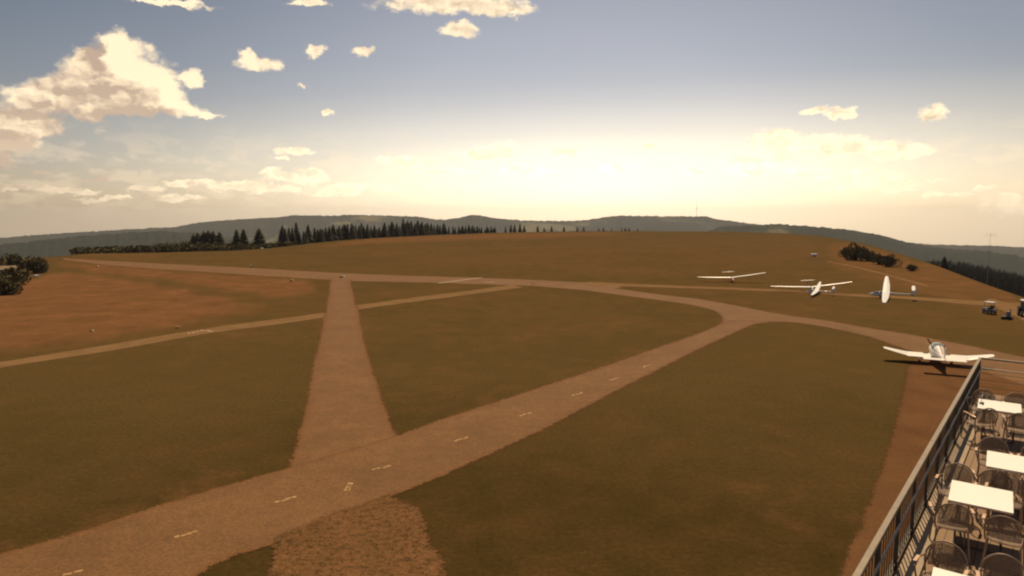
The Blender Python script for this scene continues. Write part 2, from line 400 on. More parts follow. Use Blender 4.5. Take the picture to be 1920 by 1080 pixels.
MID = [(-900,480),(0,458),(60,452),(130,444),(220,437),(300,432),(380,436),(480,452),(700,470),(1200,480),(1350,424),(1420,421),(1460,419),(1520,424),(1580,429),(1620,435),(1650,440),(1690,451),(1720,458),(1780,466),(1850,470),(1900,478),(1960,490),(2400,520),(2800,520)]
NEARW = [(-900,560),(1640,520),(1720,492),(1760,488),(1800,490),(1850,499),(1900,511),(1960,520),(2400,545),(2800,560)]
RHO = 260.0
def px_of_az(a): return 960 + FPX * math.tan(max(-1.05, min(1.05, a)))   # along the horizon
def radial(tab, a):
    """horizontal distance where flat ground shows at the tabulated height"""
    y = interp(tab, px_of_az(a)); r = ray(px_of_az(a), y); hd = math.hypot(r.x, r.y); return CAMZ * hd / max(-r.z, 1e-4)
def slope_of(tab, a):
    y = interp(tab, px_of_az(a)); r = ray(px_of_az(a), y); return r.z / math.hypot(r.x, r.y)
_rc = {}
def Rc(a):
    k = round(a * 400)
    if k not in _rc:
        rt = radial(CREST, a); _rc[k] = rt - RHO * CAMZ / rt
    return _rc[k]
def RcI(a):
    k = a * 400; k0 = math.floor(k); f = k - k0
    return Rc(k0 / 400) * (1 - f) + Rc((k0 + 1) / 400) * f
def ground_z(x, y):
    r = math.hypot(x, y); a = math.atan2(x, y); a = max(-1.05, min(1.05, a))
    s = r - RcI(a)
    z = 0.0
    if s > 0:
        s1 = .19 * RHO
        z = -s * s / (2 * RHO) if s < s1 else -s1 * s1 / (2 * RHO) - (s - s1) * .19
    return z
def terrain_z(x, y):
    r = math.hypot(x, y); a0 = math.atan2(x, y); a = max(-1.05, min(1.05, a0))
    z = ground_z(x, y)
    if r > 350:
        base = -345 + 25 * noise.noise(Vector((x, y, 0)) / 1500)
        z = max(z, base)
        def ridge(tab, rr, wd, amp):
            rr = rr + 300 * noise.noise(Vector((a * 3, 2, rr)))
            top = CAMZ + slope_of(tab, a) * rr + amp * noise.noise(Vector((a * 260, r / 160, 5))) - amp * .3
            t = (r - rr) / wd
            return base + (top - base) * math.exp(-t * t)
        z = max(z, ridge(FAR, 5600, 1300, 9), ridge(MID, 2900, 800, 7))
    return z
def in_poly(x, y, P):
    c = False; j = len(P) - 1
    for i in range(len(P)):
        if (P[i][1] > y) != (P[j][1] > y) and x < (P[j][0] - P[i][0]) * (y - P[i][1]) / (P[j][1] - P[i][1]) + P[i][0]: c = not c
        j = i
    return c
# dry meadows (outlined on the map, world metres)
def W(pts): return [tuple(at(px, py)[:2]) for px, py in pts]
DRY = [(W([(-500,560),(0,550),(60,522),(130,510),(220,525),(330,546),(450,567),(510,574),(480,583),(380,598),(250,618),(120,640),(0,662),(-500,760)]), 1.2),
       (W([(100,492),(200,500),(330,513),(480,520),(585,527),(578,545),(560,556),(480,549),(330,527),(220,511),(120,499)]), 1.35),
       (W([(150,470),(300,474),(300,492),(150,486)]), .35),
       (W([(0,660),(300,612),(500,583),(612,560),(608,590),(420,607),(200,645),(0,672)]), .25),
       (W([(700,446),(900,439),(1050,436),(1190,436),(1120,442),(900,449),(700,457),(560,466)]), .7),
       (W([(650,470),(1500,446),(1560,470),(1450,500),(1200,520),(800,505)]), .3),
       (W([(1560,452),(1640,466),(1760,500),(1920,552),(1920,600),(1700,548),(1560,500)]), .62),
       (W([(1100,508),(1300,500),(1700,552),(1920,575),(1920,640),(1700,600),(1300,545)]), .22)]
DRY += [(W([(-400,500),(100,478),(600,466),(1100,440),(1500,440),(1700,490),(1960,570),(1960,640),(1700,625),(1450,600),(1300,650),(700,650),(400,640),(-400,720)]), .20),
        (W([(660,660),(1270,655),(960,760),(750,815)]), .10),
        (W([(-200,1075),(0,1028),(150,986),(300,937),(420,900),(537,868),(537,884),(420,916),(300,955),(150,1005),(0,1048),(-200,1100)]), .75),
        (W([(745,806),(850,771),(960,736),(1080,697),(1200,658),(1200,668),(1080,709),(960,749),(850,786),(745,820)]), .5),
        (W([(590,660),(600,600),(625,520),(650,520),(672,590),(700,660)]), .3)]
bbs = [(min(p[0] for p in P), max(p[0] for p in P), min(p[1] for p in P), max(p[1] for p in P)) for P, _ in DRY]
def dryness(x, y):
    v = 0.0
    x += 3.5 * noise.noise(Vector((x, y, 3)) / 9); y += 5 * noise.noise(Vector((x, y, 9)) / 11)
    for (P, s), b in zip(DRY, bbs):
        if b[0] < x < b[1] and b[2] < y < b[3] and in_poly(x, y, P): v = max(v, s)
    return v
azs = [R(a) for a in np.concatenate([np.arange(-180, -48, 4.0), np.arange(-48, 48, .16), np.arange(48, 180, 4.0)])]
def polar(name, r0f, r1f, nr, m, dry=False, kind='structure', zf=terrain_z):
    vs = []; fs = []; dr = []; lift = []
    na = len(azs)
    for i in range(nr + 1):
        t = i / nr
        for a in azs:
            ac = max(-1.0, min(1.0, a)); r0 = r0f(ac); r1 = r1f(ac)
            r = r0 * (r1 / r0) ** t
            x, y = r * math.sin(a), r * math.cos(a)
            vs.append((x, y, zf(x, y)))
            if dry: lift.append(min(1., max(0., (r - 28 + 9 * noise.noise(Vector((x, y, 1)) / 14)) / 26)))  # rises with distance from the camera; painted lens falloff on the lawn
            if dry: dr.append(dryness(x, y) if abs(a) < .85 and r > 12 else 0)
    for i in range(nr):
        for k in range(na):
            k2 = (k + 1) % na
            fs.append((i * na + k, (i + 1) * na + k, (i + 1) * na + k2, i * na + k2))
    if dry:
        D_ = np.array(dr).reshape(nr + 1, na)
        for _ in range(3):
            D_[1:-1] = (D_[:-2] + 2 * D_[1:-1] + D_[2:]) / 4
            D_ = (np.roll(D_, 1, 1) + 2 * D_ + np.roll(D_, -1, 1)) / 4
        dr = D_.ravel().tolist()
    me = bpy.data.meshes.new(name); me.from_pydata(vs, [], fs); me.materials.append(m)
    me.polygons.foreach_set('use_smooth', [True] * len(me.polygons))
    if dry:
        am = me.attributes.new('far_lift', 'FLOAT', 'POINT'); am.data.foreach_set('value', lift)
        at_ = me.attributes.new('dry', 'FLOAT', 'POINT'); at_.data.foreach_set('value', dr)
    me.update()
    o = bpy.data.objects.new(name, me); COL.objects.link(o); tag(o, kind=kind); return o
SPLIT = lambda a: RcI(a) + 150
tg = polar('ground', lambda a: 2.0, SPLIT, 190, M['grass'], dry=True)
hl = polar('hills', SPLIT, lambda a: 9200.0, 150, M['hill'])

# ------------------------------------------------------------------ roads and paths
def catmull(P, n=6):
    out = []
    for i in range(len(P) - 1):
        p0, p1, p2, p3 = P[max(i-1, 0)], P[i], P[i+1], P[min(i+2, len(P)-1)]
        for k in range(n):
            t = k / n
            out.append(tuple(.5 * (2*p1[j] + (p2[j]-p0[j])*t + (2*p0[j]-5*p1[j]+4*p2[j]-p3[j])*t*t + (3*p1[j]-p0[j]-3*p2[j]+p3[j])*t**3) for j in (0, 1)))
    out.append(tuple(P[-1])); return out
def sheet(name, edges, z, m, jit=.12, step=.6, fringe=.95):
    """edges: pixel polylines (each smoothed), joined into a closed outline on the ground"""
    out = []
    for e in edges:
        out += [at(*p) for p in (catmull(e) if len(e) > 2 else e)]
    P = []
    for i, p in enumerate(out):
        q_ = out[(i + 1) % len(out)]; L = (q_ - p).length
        if L < 1e-3: continue
        st = max(step, p.length * .012)
        k = max(1, int(L / st)); nrm = Vector((-(q_ - p).y, (q_ - p).x, 0)).normalized()
        for j in range(k):
            c = p.lerp(q_, j / k); s_ = min(2.5, .5 + c.length / 60)
            d = .6 * jit * s_ * (noise.noise(c * .9 / s_) * 1.2 + noise.noise(c * 2.7 / s_) * .8)
            P.append(c + nrm * d)
    area = sum(P[i].x * P[(i+1) % len(P)].y - P[(i+1) % len(P)].x * P[i].y for i in range(len(P)))
    if area < 0: P.reverse()
    nP = len(P); outer = []; inner = []
    for i in range(nP):
        t_ = (P[(i+2) % nP] - P[i-2]); t_.z = 0
        if t_.length < 1e-6: t_ = Vector((1, 0, 0))
        t_.normalize(); wv = fringe * min(3.0, .55 + P[i].length / 70)
        outer.append(P[i] + Vector((t_.y, -t_.x, 0)) * wv * .5); inner.append(P[i] - Vector((t_.y, -t_.x, 0)) * wv * .5)
    P = inner
    me = bpy.data.meshes.new(name)
    tris = geometry.tessellate_polygon([[Vector((p.x, p.y, 0)) for p in P]])
    me.from_pydata([(p.x, p.y, z) for p in P] + [(p.x, p.y, z - .003) for p in outer], [], [t for t in tris] + [(i, i + nP, (i+1) % nP + nP, (i+1) % nP) for i in range(nP)]); me.materials.append(m)
    ea = me.attributes.new('edge', 'FLOAT', 'POINT'); ea.data.foreach_set('value', [1.0] * nP + [0.0] * nP)
    bm = bmesh.new(); bm.from_mesh(me)
    bmesh.ops.recalc_face_normals(bm, faces=bm.faces)
    for f in bm.faces:
        if f.normal.z < 0: f.normal_flip()
    bm.to_mesh(me); bm.free(); me.update()
    o = bpy.data.objects.new(name, me); COL.objects.link(o); tag(o, kind='structure'); return o
# runway along the far side of the field
sheet('runway', [[(118,484),(200,489),(300,494),(400,499),(500,504),(640,512),(800,518),(900,521),(1000,525),(1100,530),(1180,534)],
                 [(1140,545),(1060,539),(960,535),(800,530),(660,527),(620,525),(500,518),(400,511),(300,505),(200,497),(118,487)]], .012, M['asphalt'], jit=.25)
sheet('track', [[(1100,528.5),(1250,535),(1400,540.5),(1500,545),(1600,551),(1700,556),(1800,562),(1930,570)],
                [(1930,579),(1800,569.5),(1700,561),(1600,555.5),(1500,549),(1400,544.5),(1250,539.5),(1100,535)]], .016, M['dirt'], jit=.25, fringe=.5)
sheet('side_road', [[(1000,529),(1080,533),(1140,539),(1220,550),(1310,561),(1400,577),(1470,590),(1560,603),(1640,617),(1730,632),(1850,655),(1960,680)],
                    [(1960,735),(1850,700),(1760,676),(1690,652),(1620,629),(1550,614),(1490,605),(1440,604),(1410,607),(1370,628)],
                    [(1300,640),(1345,612),(1354,602),(1352,592),(1330,580),(1270,568),(1180,556),(1090,544),(1000,537)]], .020, M['asphalt'], jit=.2)
sheet('taxiway', [[(620,522),(615,560),(607,600),(590,680),(570,780),(550,850),(530,900)],
                  [(760,850),(742,815),(715,745),(690,665),(675,600),(665,560),(656,524)]], .024, M['asphalt'], jit=.12)
sheet('apron_road', [[(-300,1120),(0,1040),(150,998),(300,948),(420,912),(537,880),(640,850),(745,817),(850,780),(960,744),(1080,705),(1200,664),(1290,633),(1345,611),(1380,600)],
                     [(1440,604),(1410,610),(1375,625),(1300,660),(1200,711),(1100,762),(1000,814),(900,860),(800,905),(700,945),(515,1021),(430,1046),(360,1085),(150,1200),(-300,1300)]], .028, M['asphalt'], jit=.10)
sheet('gravel_patch', [[(515,1014),(600,975),(720,932)],[(720,932),(765,945),(790,970),(805,1010),(828,1060),(850,1130)],[(850,1130),(505,1130)],[(505,1130),(517,1014)]], .032, M['gravel'], jit=.3, fringe=1.3)
sheet('gravel_strip', [[(1702,690),(1686,770),(1660,860),(1635,930),(1600,1020),(1550,1120)],[(1750,1500),(2600,1500)],[(2600,720),(1960,690),(1850,668),(1740,655)]], .012, M['strip'], jit=.10)
sheet('footpath', [[(-200,710),(0,679),(200,647),(380,617),(500,601),(612,586)],[(612,595),(500,611),(380,627),(200,659),(0,690),(-200,726)]], .012, M['dirt'], jit=.12, fringe=.5)
sheet('cross_path', [[(666,573),(760,560),(850,549),(960,534)],[(980,539),(860,555),(760,568),(668,581)]], .016, M['dirt'], jit=.2, fringe=.5)
sheet('farm_track', [[(1552,489),(1600,499),(1660,513),(1700,524),(1740,534)],[(1740,537.5),(1700,527),(1660,515.5),(1600,501),(1552,490.5)]], .012, M['dirt'], jit=.1, fringe=.3)
sheet('yard', [[(1850,560),(1900,570),(1960,590)],[(1960,625),(1925,606),(1895,590),(1870,578)]], .024, M['dirt'], jit=.2)
# painted marks: dashes with worn, broken paint
def dash(mb, a, b, wd, z=.036, worn=True):
    a, b = at(*a), at(*b); t = (b - a); L = t.length; t.normalize(); n_ = Vector((-t.y, t.x, 0))
    k = max(2, int(L / .22))
    for i in range(k):
        p = a + t * L * i / k; q_ = a + t * L * (i + (.86 if worn else 1.0)) / k
        o1 = n_ * (random.uniform(-.55, .55) * wd if worn else 0); ww = wd * (random.uniform(.7, 1.05) if worn else 1)
        vs = [p + o1 - n_ * ww / 2, q_ + o1 - n_ * ww / 2, q_ + o1 + n_ * ww / 2, p + o1 + n_ * ww / 2]
        mb.add([(v.x, v.y, z) for v in vs], [(0, 1, 2, 3)])
mb = MB()
for a, b in [((118,1079),(158,1071)),((327,1009),(370,995)),((515,943),(557,932)),((699,883),(733,873)),((851,828),(879,820)),((973,781),(997,774)),((1073,743),(1093,736)),((1144,714),(1160,709)),((1205,689),(1218,684))]:
    dash(mb, a, b, .17)
dash(mb, (644,921), (656,905), .16); dash(mb, (652,921), (660,906), .12)
mb.build('road_markings', M['paint']); tag(bpy.data.objects['road_markings'], kind='structure')
mb = MB()
dash(mb, (822,531), (903,521), .55, z=.040, worn=False)
dash(mb, (908,528.5), (926,529.5), .4, z=.040, worn=False)
dash(mb, (352,626), (372,621), .25, z=.020); dash(mb, (374,620), (402,621), .35, z=.020)
mb.build('runway_markings', M['paint_white']); tag(bpy.data.objects['runway_markings'], kind='structure')

# ------------------------------------------------------------------ trees
def spruce_meshes(seed, h=10.0, wd=2.1, bare=.06):
    rn = random.Random(seed); t = MB(); c = MB()
    t.tube([(0,0,-.6),(0,0,h*.5),(0,0,h*.97)], [h*.018, h*.011, .02], 6)
    z = h * bare; 
    while z < h * .98:
        f = 1 - (z / h); rad = wd * (f ** .66) * rn.uniform(.78, 1.12) + .06
        nb = 9 if f > .25 else 6; a0 = rn.uniform(0, 6.28)
        for k in range(nb):
            a = a0 + 6.283 * k / nb + rn.uniform(-.25, .25); L = rad * rn.uniform(.62, 1.15)
            dx, dy = math.cos(a), math.sin(a); droop = L * rn.uniform(.22, .5)
            wv = L * rn.uniform(.30, .42)
            p0 = Vector((0, 0, z + .15)); p1 = Vector((dx*L, dy*L, z - droop)); m_ = p0.lerp(p1, .55); sd = Vector((-dy, dx, 0)) * wv
            c.add([p0, m_ + sd + Vector((0,0,-.12)), p1, m_ - sd + Vector((0,0,-.12)), m_ + Vector((0,0,.16))], [(0,1,4),(1,2,4),(2,3,4),(3,0,4)])
            for j in range(2):
                b0 = p0.lerp(p1, rn.uniform(.4, .9)); b1 = b0 + Vector((rn.uniform(-.3,.3), rn.uniform(-.3,.3), -rn.uniform(.25,.6))) * (.4 + L * .5)
                c.add([b0, b1, b0 + Vector((-dy*.22, dx*.22, -.05))*L], [(0,1,2)])
        z += h * .035 * rn.uniform(.8, 1.2)
    c.tube([(0,0,h*.9),(0,0,h*1.03)], [.12, .015], 5)
    return t, c
spr = []
for i in range(5):
    t, c = spruce_meshes(40 + i, 10, [1.9, 1.65, 2.2, 1.8, 2.5][i])
    tm = t.build('trunk', M['bark']); cm = c.build('crown', M['needles'])
    spr.append((tm.data, cm.data)); bpy.data.objects.remove(tm); bpy.data.objects.remove(cm)
def base_for(px, s=8.0):
    """a spot s metres beyond the crest line in the direction of that column"""
    a = math.atan((px - 960) / FPX); r = RcI(a) + RHO * CAMZ / radial(CREST, a) + s
    x, y = r * math.sin(a), r * math.cos(a); return Vector((x, y, terrain_z(x, y)))
def tree_h(base, px, topy):
    r = ray(px, topy); t = base.y / r.y
    return CAMZ + r.z * t - base.z
def add_spruce(px, topy, s, label, group, wf=1.0, loc=None, var=None):
    b = loc or base_for(px, s); h = tree_h(b, px, topy)
    v = random.randrange(5) if var is None else var
    o = empty('spruce_tree', b, random.uniform(0, 6.28), label=label, cat='tree', group=group)
    for nm, me in (('trunk', spr[v][0]), ('crown', spr[v][1])):
        c = bpy.data.objects.new(nm, me); COL.objects.link(c); c.parent = o
    o.scale = (h / 10.3 * wf * 1.25, h / 10.3 * wf * 1.25, h / 10.3)
    return o
row = [(531,424),(543,427),(557,417),(570,434),(579,423),(591,428),(602,428),(612,425),(626,421),(637,424),(647,420),(661,417),(668,421),(679,418),(690,421),(703,424),(712,427),(722,418),(736,416),(745,420),(757,410),(765,414),(772,415),(784,412),(792,415),(802,416),(809,418),(821,421),(833,419),(842,425)]
def densify(rw, lo=0, hi=5):
    o = []
    for (a_, b_), (c_, d_) in zip(rw, rw[1:]):
        o.append((a_, b_))
        if c_ - a_ < 17: o.append(((a_ + c_) / 2 + random.uniform(-1.5, 1.5), max(b_, d_) + random.uniform(lo, hi)))
    o.append(rw[-1]); return o
row = densify(row)
for i, (x, y) in enumerate(row):
    add_spruce(x, y - random.uniform(-.5, 2.5), random.uniform(4, 22), 'dark spruce, %s from the left in the long dense row on the crest' % ordinal(i), 'spruces in the long row on the crest', random.uniform(1.15, 1.55))
row2 = [(850,424),(861,424),(868,423),(879,421),(886,422),(895,424),(903,426),(913,424),(921,424),(928,425)]
row2 = densify(row2, 0, 4)
for i, (x, y) in enumerate(row2):
    add_spruce(x, y - 1, random.uniform(10, 40), 'shorter spruce, %s from the left in the low clump right of the long row' % ordinal(i), 'low spruce clump', random.uniform(1.1, 1.4))
row3 = [(948,425),(958,422),(965,421),(975,419),(983,423)]
for i, (x, y) in enumerate(row3):
    add_spruce(x, y - 1, random.uniform(20, 50), 'small spruce, %s from the left in the clump below the rounded hilltop slope' % ordinal(i), 'small spruce clump', random.uniform(1.1, 1.5))
row4 = [(1008,422),(1020,426),(1034,423),(1057,424),(1082,425),(1094,425),(1122,427),(1131,426),(1146,428),(1165,426),(1172,426),(1179,426),(1195,428)]
for i, (x, y) in enumerate(row4):
    add_spruce(x, y, random.uniform(20, 60), 'tiny scattered tree poking over the bare crest, %s from the left' % ordinal(i), 'scattered trees behind the crest', random.uniform(1.2, 1.9))
left = [(364,440,1.7),(372,437,1.8),(384,434,1.8),(392,433,1.9),(401,434,1.8),(413,436,1.9),(445,431,1.4),(458,430,1.5),(487,429,1.9)]
for i, (x, y, f) in enumerate(left):
    add_spruce(x, y - 2, 10, 'broad dark conifer standing above the scrub, %s from the left of its nine' % ordinal(i), 'broad conifers above the left scrub', f, var=4)
add_spruce(1772, 480, 6, 'lone dark conifer at the right shoulder of the hill', None, 1.7, var=4)

def leaf_crown(mb, c, rad, n, rn, size):
    for _ in range(n):
        while True:
            p = Vector((rn.uniform(-1,1), rn.uniform(-1,1), rn.uniform(-1,1)))
            if p.length < 1: break
        p = p.normalized() * (p.length ** .45)
        pos = Vector(c) + Vector((p.x*rad[0], p.y*rad[1], p.z*rad[2]))
        u = Vector((rn.gauss(0,1), rn.gauss(0,1), rn.gauss(0,1))).normalized(); v = u.orthogonal().normalized()
        w_ = u.cross(v); s_ = size * rn.uniform(.6, 1.4)
        mb.add([pos - v*s_, pos + w_*s_*.6, pos + v*s_, pos - w_*s_*.6], [(0,1,2,3)])
def bush_mesh(seed, lumps, n, size):
    rn = random.Random(seed); c = MB(); t = MB()
    for k in range(lumps):
        a = rn.uniform(0, 6.28); d = rn.uniform(0, .6); r = rn.uniform(.28, .5)
        zc = rn.uniform(.28, .72) if d < .35 else rn.uniform(.2, .5)
        leaf_crown(c, (math.cos(a)*d, math.sin(a)*d, zc), (r, r, r*.75), n, rn, size)
        t.tube([(0, 0, -.15), (math.cos(a)*d*.4, math.sin(a)*d*.4, zc*.45), (math.cos(a)*d*.8, math.sin(a)*d*.8, zc)], [.035, .022, .01], 5)
    return t, c
bsh = []
for i in range(4):
    t, c = bush_mesh(90 + i, 15, 150, .062)
    tm = t.build('trunk', M['bark']); cm = c.build('crown', M['leaves']); bsh.append((tm.data, cm.data))
    bpy.data.objects.remove(tm); bpy.data.objects.remove(cm)
def add_bush(px, py_base, wpx, hpx, label, group, var):
    b = at(px, py_base); 
    if math.hypot(b.x, b.y) > RcI(math.atan2(b.x, b.y)): b = base_for(px, 2)
    k = b.y / FPX
    o = empty('bush', b, random.uniform(0, 6), label=label, cat='bush', group=group)
    for nm, me in (('trunk', bsh[var][0]), ('crown', bsh[var][1])):
        c = bpy.data.objects.new(nm, me); COL.objects.link(c); c.parent = o
    o.scale = (wpx * k / 1.8, wpx * k / 1.8, hpx * k / .98)
    return o
g = 'bushes on the right slope'
for i, a in enumerate([(1584,482,22,20,'small leafy bush at the left end of the slope bushes',0),
          (1603,488,42,32,'largest rounded bush on the right slope above the gliders',1),
          (1626,490,34,24,'bush joined to the right side of the largest slope bush',2),
          (1648,496,30,24,'bush left of centre in the lower slope clump',3),
          (1668,500,36,24,'rounded bush at the right of the lower slope clump',0),
          (1712,508,28,13,'low pale bush last down the slope before the lone conifer',2)]):
    add_bush(a[0], a[1], a[2], a[3], a[4], g, a[5])
g = 'bushes at the left edge'
for i, a in enumerate([(8,552,70,38,'nearest dark bush cut by the left frame edge',1),(34,534,66,36,'bush in front of the little hut roof',2),
          (64,512,48,36,'tall dark bush behind the hut with its rounded top',3),(26,506,46,34,'dark bush rising straight behind the hut roof',0),
          (-20,515,60,40,'tree clump at the frame edge left of the hut',1),(80,506,26,26,'small bush at the right end of the left clump',2)]):
    add_bush(a[0], a[1], a[2], a[3], a[4], g, a[5])
# scrub along the left crest: a continuous thicket nobody could count
rn = random.Random(5); mb = MB()
x = 145
while x < 545:
    b = base_for(x, rn.uniform(-2, 14)); top = interp([(145,462),(200,461),(260,459),(300,456),(330,453),(350,450),(430,454),(500,455),(545,450)], x)
    h = max(1.2, tree_h(b, x, top) * rn.uniform(.55, 1.0)); rw = rn.uniform(1.6, 3.0)
    leaf_crown(mb, (b.x, b.y, b.z + h*.42), (rw, rw, h*.58), 110, rn, .40)
    x += rn.uniform(1.5, 3.2)
tag(mb.build('scrub', M['leaves']), 'dark thicket of scrub along the left crest below the conifers', 'thicket', kind='stuff')
# forest on the slope behind the right shoulder
rn = random.Random(9); mb = MB()
def wood_z(px, r):
    a = math.atan((px - 960) / FPX)
    return CAMZ + slope_of(NEARW, a) * r
cnt = 0
for ringr in (330, 360, 395, 435, 480, 530, 590, 650):
    px = 1690
    while px < 2020:
        a = math.atan((px - 960) / FPX); r = ringr + rn.uniform(-15, 15)
        x_, y_ = r * math.sin(a), r * math.cos(a); gz = terrain_z(x_, y_)
        sl = slope_of(NEARW, a) - (650 - ringr) / 320 * .010
        top = CAMZ + sl * r - rn.uniform(0, 1.8)
        h = top - gz
        if h > 3:
            hh = min(h, 16) ; zb = top - hh if h < 22 else top - hh
            rw = hh * rn.uniform(.16, .24); 
            for j in range(7):
                f = j / 7; zz = gz + h * (.10 + .9 * f) if h < 30 else zb + hh * f
                rr = rw * (1 - f) * rn.uniform(.8, 1.2) + .15
                n_ = 6; a0 = rn.uniform(0, 1)
                ring = [(x_ + rr*math.cos(a0+6.283*k/n_)*rn.uniform(.7,1.2), y_ + rr*math.sin(a0+6.283*k/n_)*rn.uniform(.7,1.2), zz - rn.uniform(0,.6)) for k in range(n_)]
                mb.add(ring + [(x_, y_, zz + hh * .26)], [(k, (k+1) % n_, n_) for k in range(n_)])
            mb.tube([(x_, y_, gz - 1), (x_, y_, top - hh * .3)], [.3, .12], 4, cap=False)
        px += rn.uniform(2.6, 6) * (330 / r) ** .5 * .9
tag(mb.build('forest', M['needles']), 'dark conifer forest on the slope behind the right shoulder', 'forest', kind='stuff')

# ------------------------------------------------------------------ aircraft
def airfoil(x, yle, chord, z, th=.12, n=14, flip=1):
    """closed ring at span position x; leading edge at yle, trailing edge at yle-chord"""
    up = []; lo = []
    for i in range(n + 1):
        t = (1 - math.cos(math.pi * i / n)) / 2
        yt = 5 * th * (.2969*math.sqrt(t) - .126*t - .3516*t*t + .2843*t**3 - .1036*t**4) * chord
        cam_ = .03 * chord * 4 * t * (1 - t)
        up.append((x, yle - t*chord, z + cam_ + yt)); lo.append((x, yle - t*chord, z + cam_ - yt))
    return up + lo[::-1][1:-1]
def ell(y, cz, rw, rh, n=16, p=2.2, cx=0):
    out = []
    for k in range(n):
        t = 2*math.pi*k/n; c, s_ = math.cos(t), math.sin(t)
        out.append((cx + rw * math.copysign(abs(c)**(2/p), c), y, cz + rh * math.copysign(abs(s_)**(2/p), s_)))
    return out
def vfoil(z, yle, chord, th=.09, n=8):
    r = airfoil(0, yle, chord, 0, th, n); return [(q_[2] - .03*chord*4*((yle-q_[1])/chord)*(1-(yle-q_[1])/chord), q_[1], z) for q_ in r]
def make_motorplane():
    o = empty('light_aircraft', label='white low-wing propeller aircraft with cranked wings and red tail stripe parked beyond the railing', cat='aircraft')
    MB().loft([ell(2.05,1.12,.20,.22), ell(1.95,1.13,.38,.34), ell(1.5,1.12,.48,.42), ell(.9,1.10,.52,.46), ell(.2,1.10,.56,.52), ell(-.8,1.10,.55,.54), ell(-1.6,1.12,.42,.46), ell(-2.6,1.12,.27,.33), ell(-3.8,1.12,.15,.22), ell(-4.5,1.13,.07,.15)]).build('fuselage', M['plane_white'], o, True)
    MB().loft([ell(1.06,1.42,.30,.10), ell(.7,1.52,.42,.22), ell(.1,1.60,.50,.36), ell(-.5,1.60,.50,.36), ell(-.95,1.55,.46,.32)]).build('canopy', M['glass'], o, True)
    MB().loft([ell(-.93,1.52,.44,.33), ell(-1.4,1.42,.40,.34), ell(-2.0,1.33,.30,.26), ell(-3.0,1.24,.17,.16)]).build('turtledeck', M['plane_white'], o, True)
    MB().loft([[(-.05+.03,-.96,1.858),(.09,-.96,1.855),(.09,-.96,1.835),(-.02,-.96,1.838)],[(-.01,-1.4,1.775),(.10,-1.4,1.77),(.10,-1.4,1.74),(-.01,-1.4,1.74)],[(.0,-2.0,1.605),(.10,-2.0,1.60),(.1,-2.0,1.56),(.0,-2.0,1.56)],[(.0,-3.0,1.412),(.08,-3.0,1.408),(.08,-3.0,1.36),(.0,-3.0,1.36)]]).build('stripe', M['red'], o)
    # wing: flat centre, cranked tips
    w_ = MB().loft([airfoil(0,.75,1.72,.72), airfoil(2.45,.75,1.72,.72)] )
    w_.loft([airfoil(0,.75,1.72,.72), airfoil(-2.45,.75,1.72,.72)])
    w_.build('wing', M['plane_white'], o, True)
    for sx in (-1, 1):
        MB().loft([airfoil(sx*2.45,.75,1.72,.72), airfoil(sx*3.4,.55,1.32,.93,.11), airfoil(sx*4.25,.36,.92,1.13,.10), airfoil(sx*4.36,.22,.70,1.16,.06)]).build('wing_tip', M['plane_white'], o, True)
        MB().box((sx*1.55,-1.08,.705),(1.75,.22,.035)).build('flap', M['plane_white'], o, bevel=.01)
        MB().box((sx*.86,.12,.895),(.42,.40,.012)).build('walkway', M['walk'], o)
        f = MB().loft([ell(.98+0,.30,.03,.05,10,cx=sx*1.28), ell(.75,.30,.12,.19,10,cx=sx*1.28), ell(.35,.31,.14,.21,10,cx=sx*1.28), ell(-.2,.33,.06,.10,10,cx=sx*1.28), ell(-.45,.34,.01,.02,10,cx=sx*1.28)]).build('wheel_fairing', M['plane_white'], o, True)
        MB().tube([(sx*1.28-.07,.45,.19),(sx*1.28+.07,.45,.19)], .19, 16).build('wheel', M['rubber'], f, True)
        MB().tube([(sx*1.28,.45,.42),(sx*1.28,.40,.66)], .05, 8).build('gear_leg', M['plane_white'], o)
    MB().tube([(-.06,1.55,.18),(.06,1.55,.18)], .18, 16).build('nose_wheel', M['rubber'], o, True)
    MB().tube([(0,1.55,.2),(0,1.5,.75)], .045, 8).build('nose_leg', M['steel'], o)
    MB().loft([airfoil(-1.6,-3.95,.82,1.20,.09), airfoil(1.6,-3.95,.82,1.20,.09)]).build('stabilizer', M['plane_white'], o, True)
    MB().loft([vfoil(1.2,-3.7,1.0), vfoil(1.6,-3.95,.88), vfoil(2.15,-4.25,.62), vfoil(2.22,-4.35,.45)]).build('fin', M['plane_white'], o, True)
    p = MB().loft([ell(2.32,1.12,.02,.02,12), ell(2.22,1.12,.09,.09,12), ell(2.05,1.12,.14,.14,12)]).build('spinner', M['greypaint'], o, True)
    for a in (R(-35), R(75), R(195)):
        m = Matrix.Rotation(a, 3, 'Y'); b = MB()
        b.loft([[tuple(m @ Vector((s_, y_, z_)) + Vector((0, 2.16, 1.12))) for s_, y_ in ((.0-w2/2, .02),(w2/2,.035),(w2/2,-.01),(-w2/2,-.03))] for z_, w2 in ((.10,.09),(.4,.14),(.80,.11),(.96,.06))])
        b.build('propeller_blade', M['dark'], o)
    return o
pl = make_motorplane()
pc = at(1755, 681); pl.location = (pc.x, pc.y, 0.0); pl.rotation_euler = (0, 0, -R(25)); pl.scale = (.95, .95, .95)

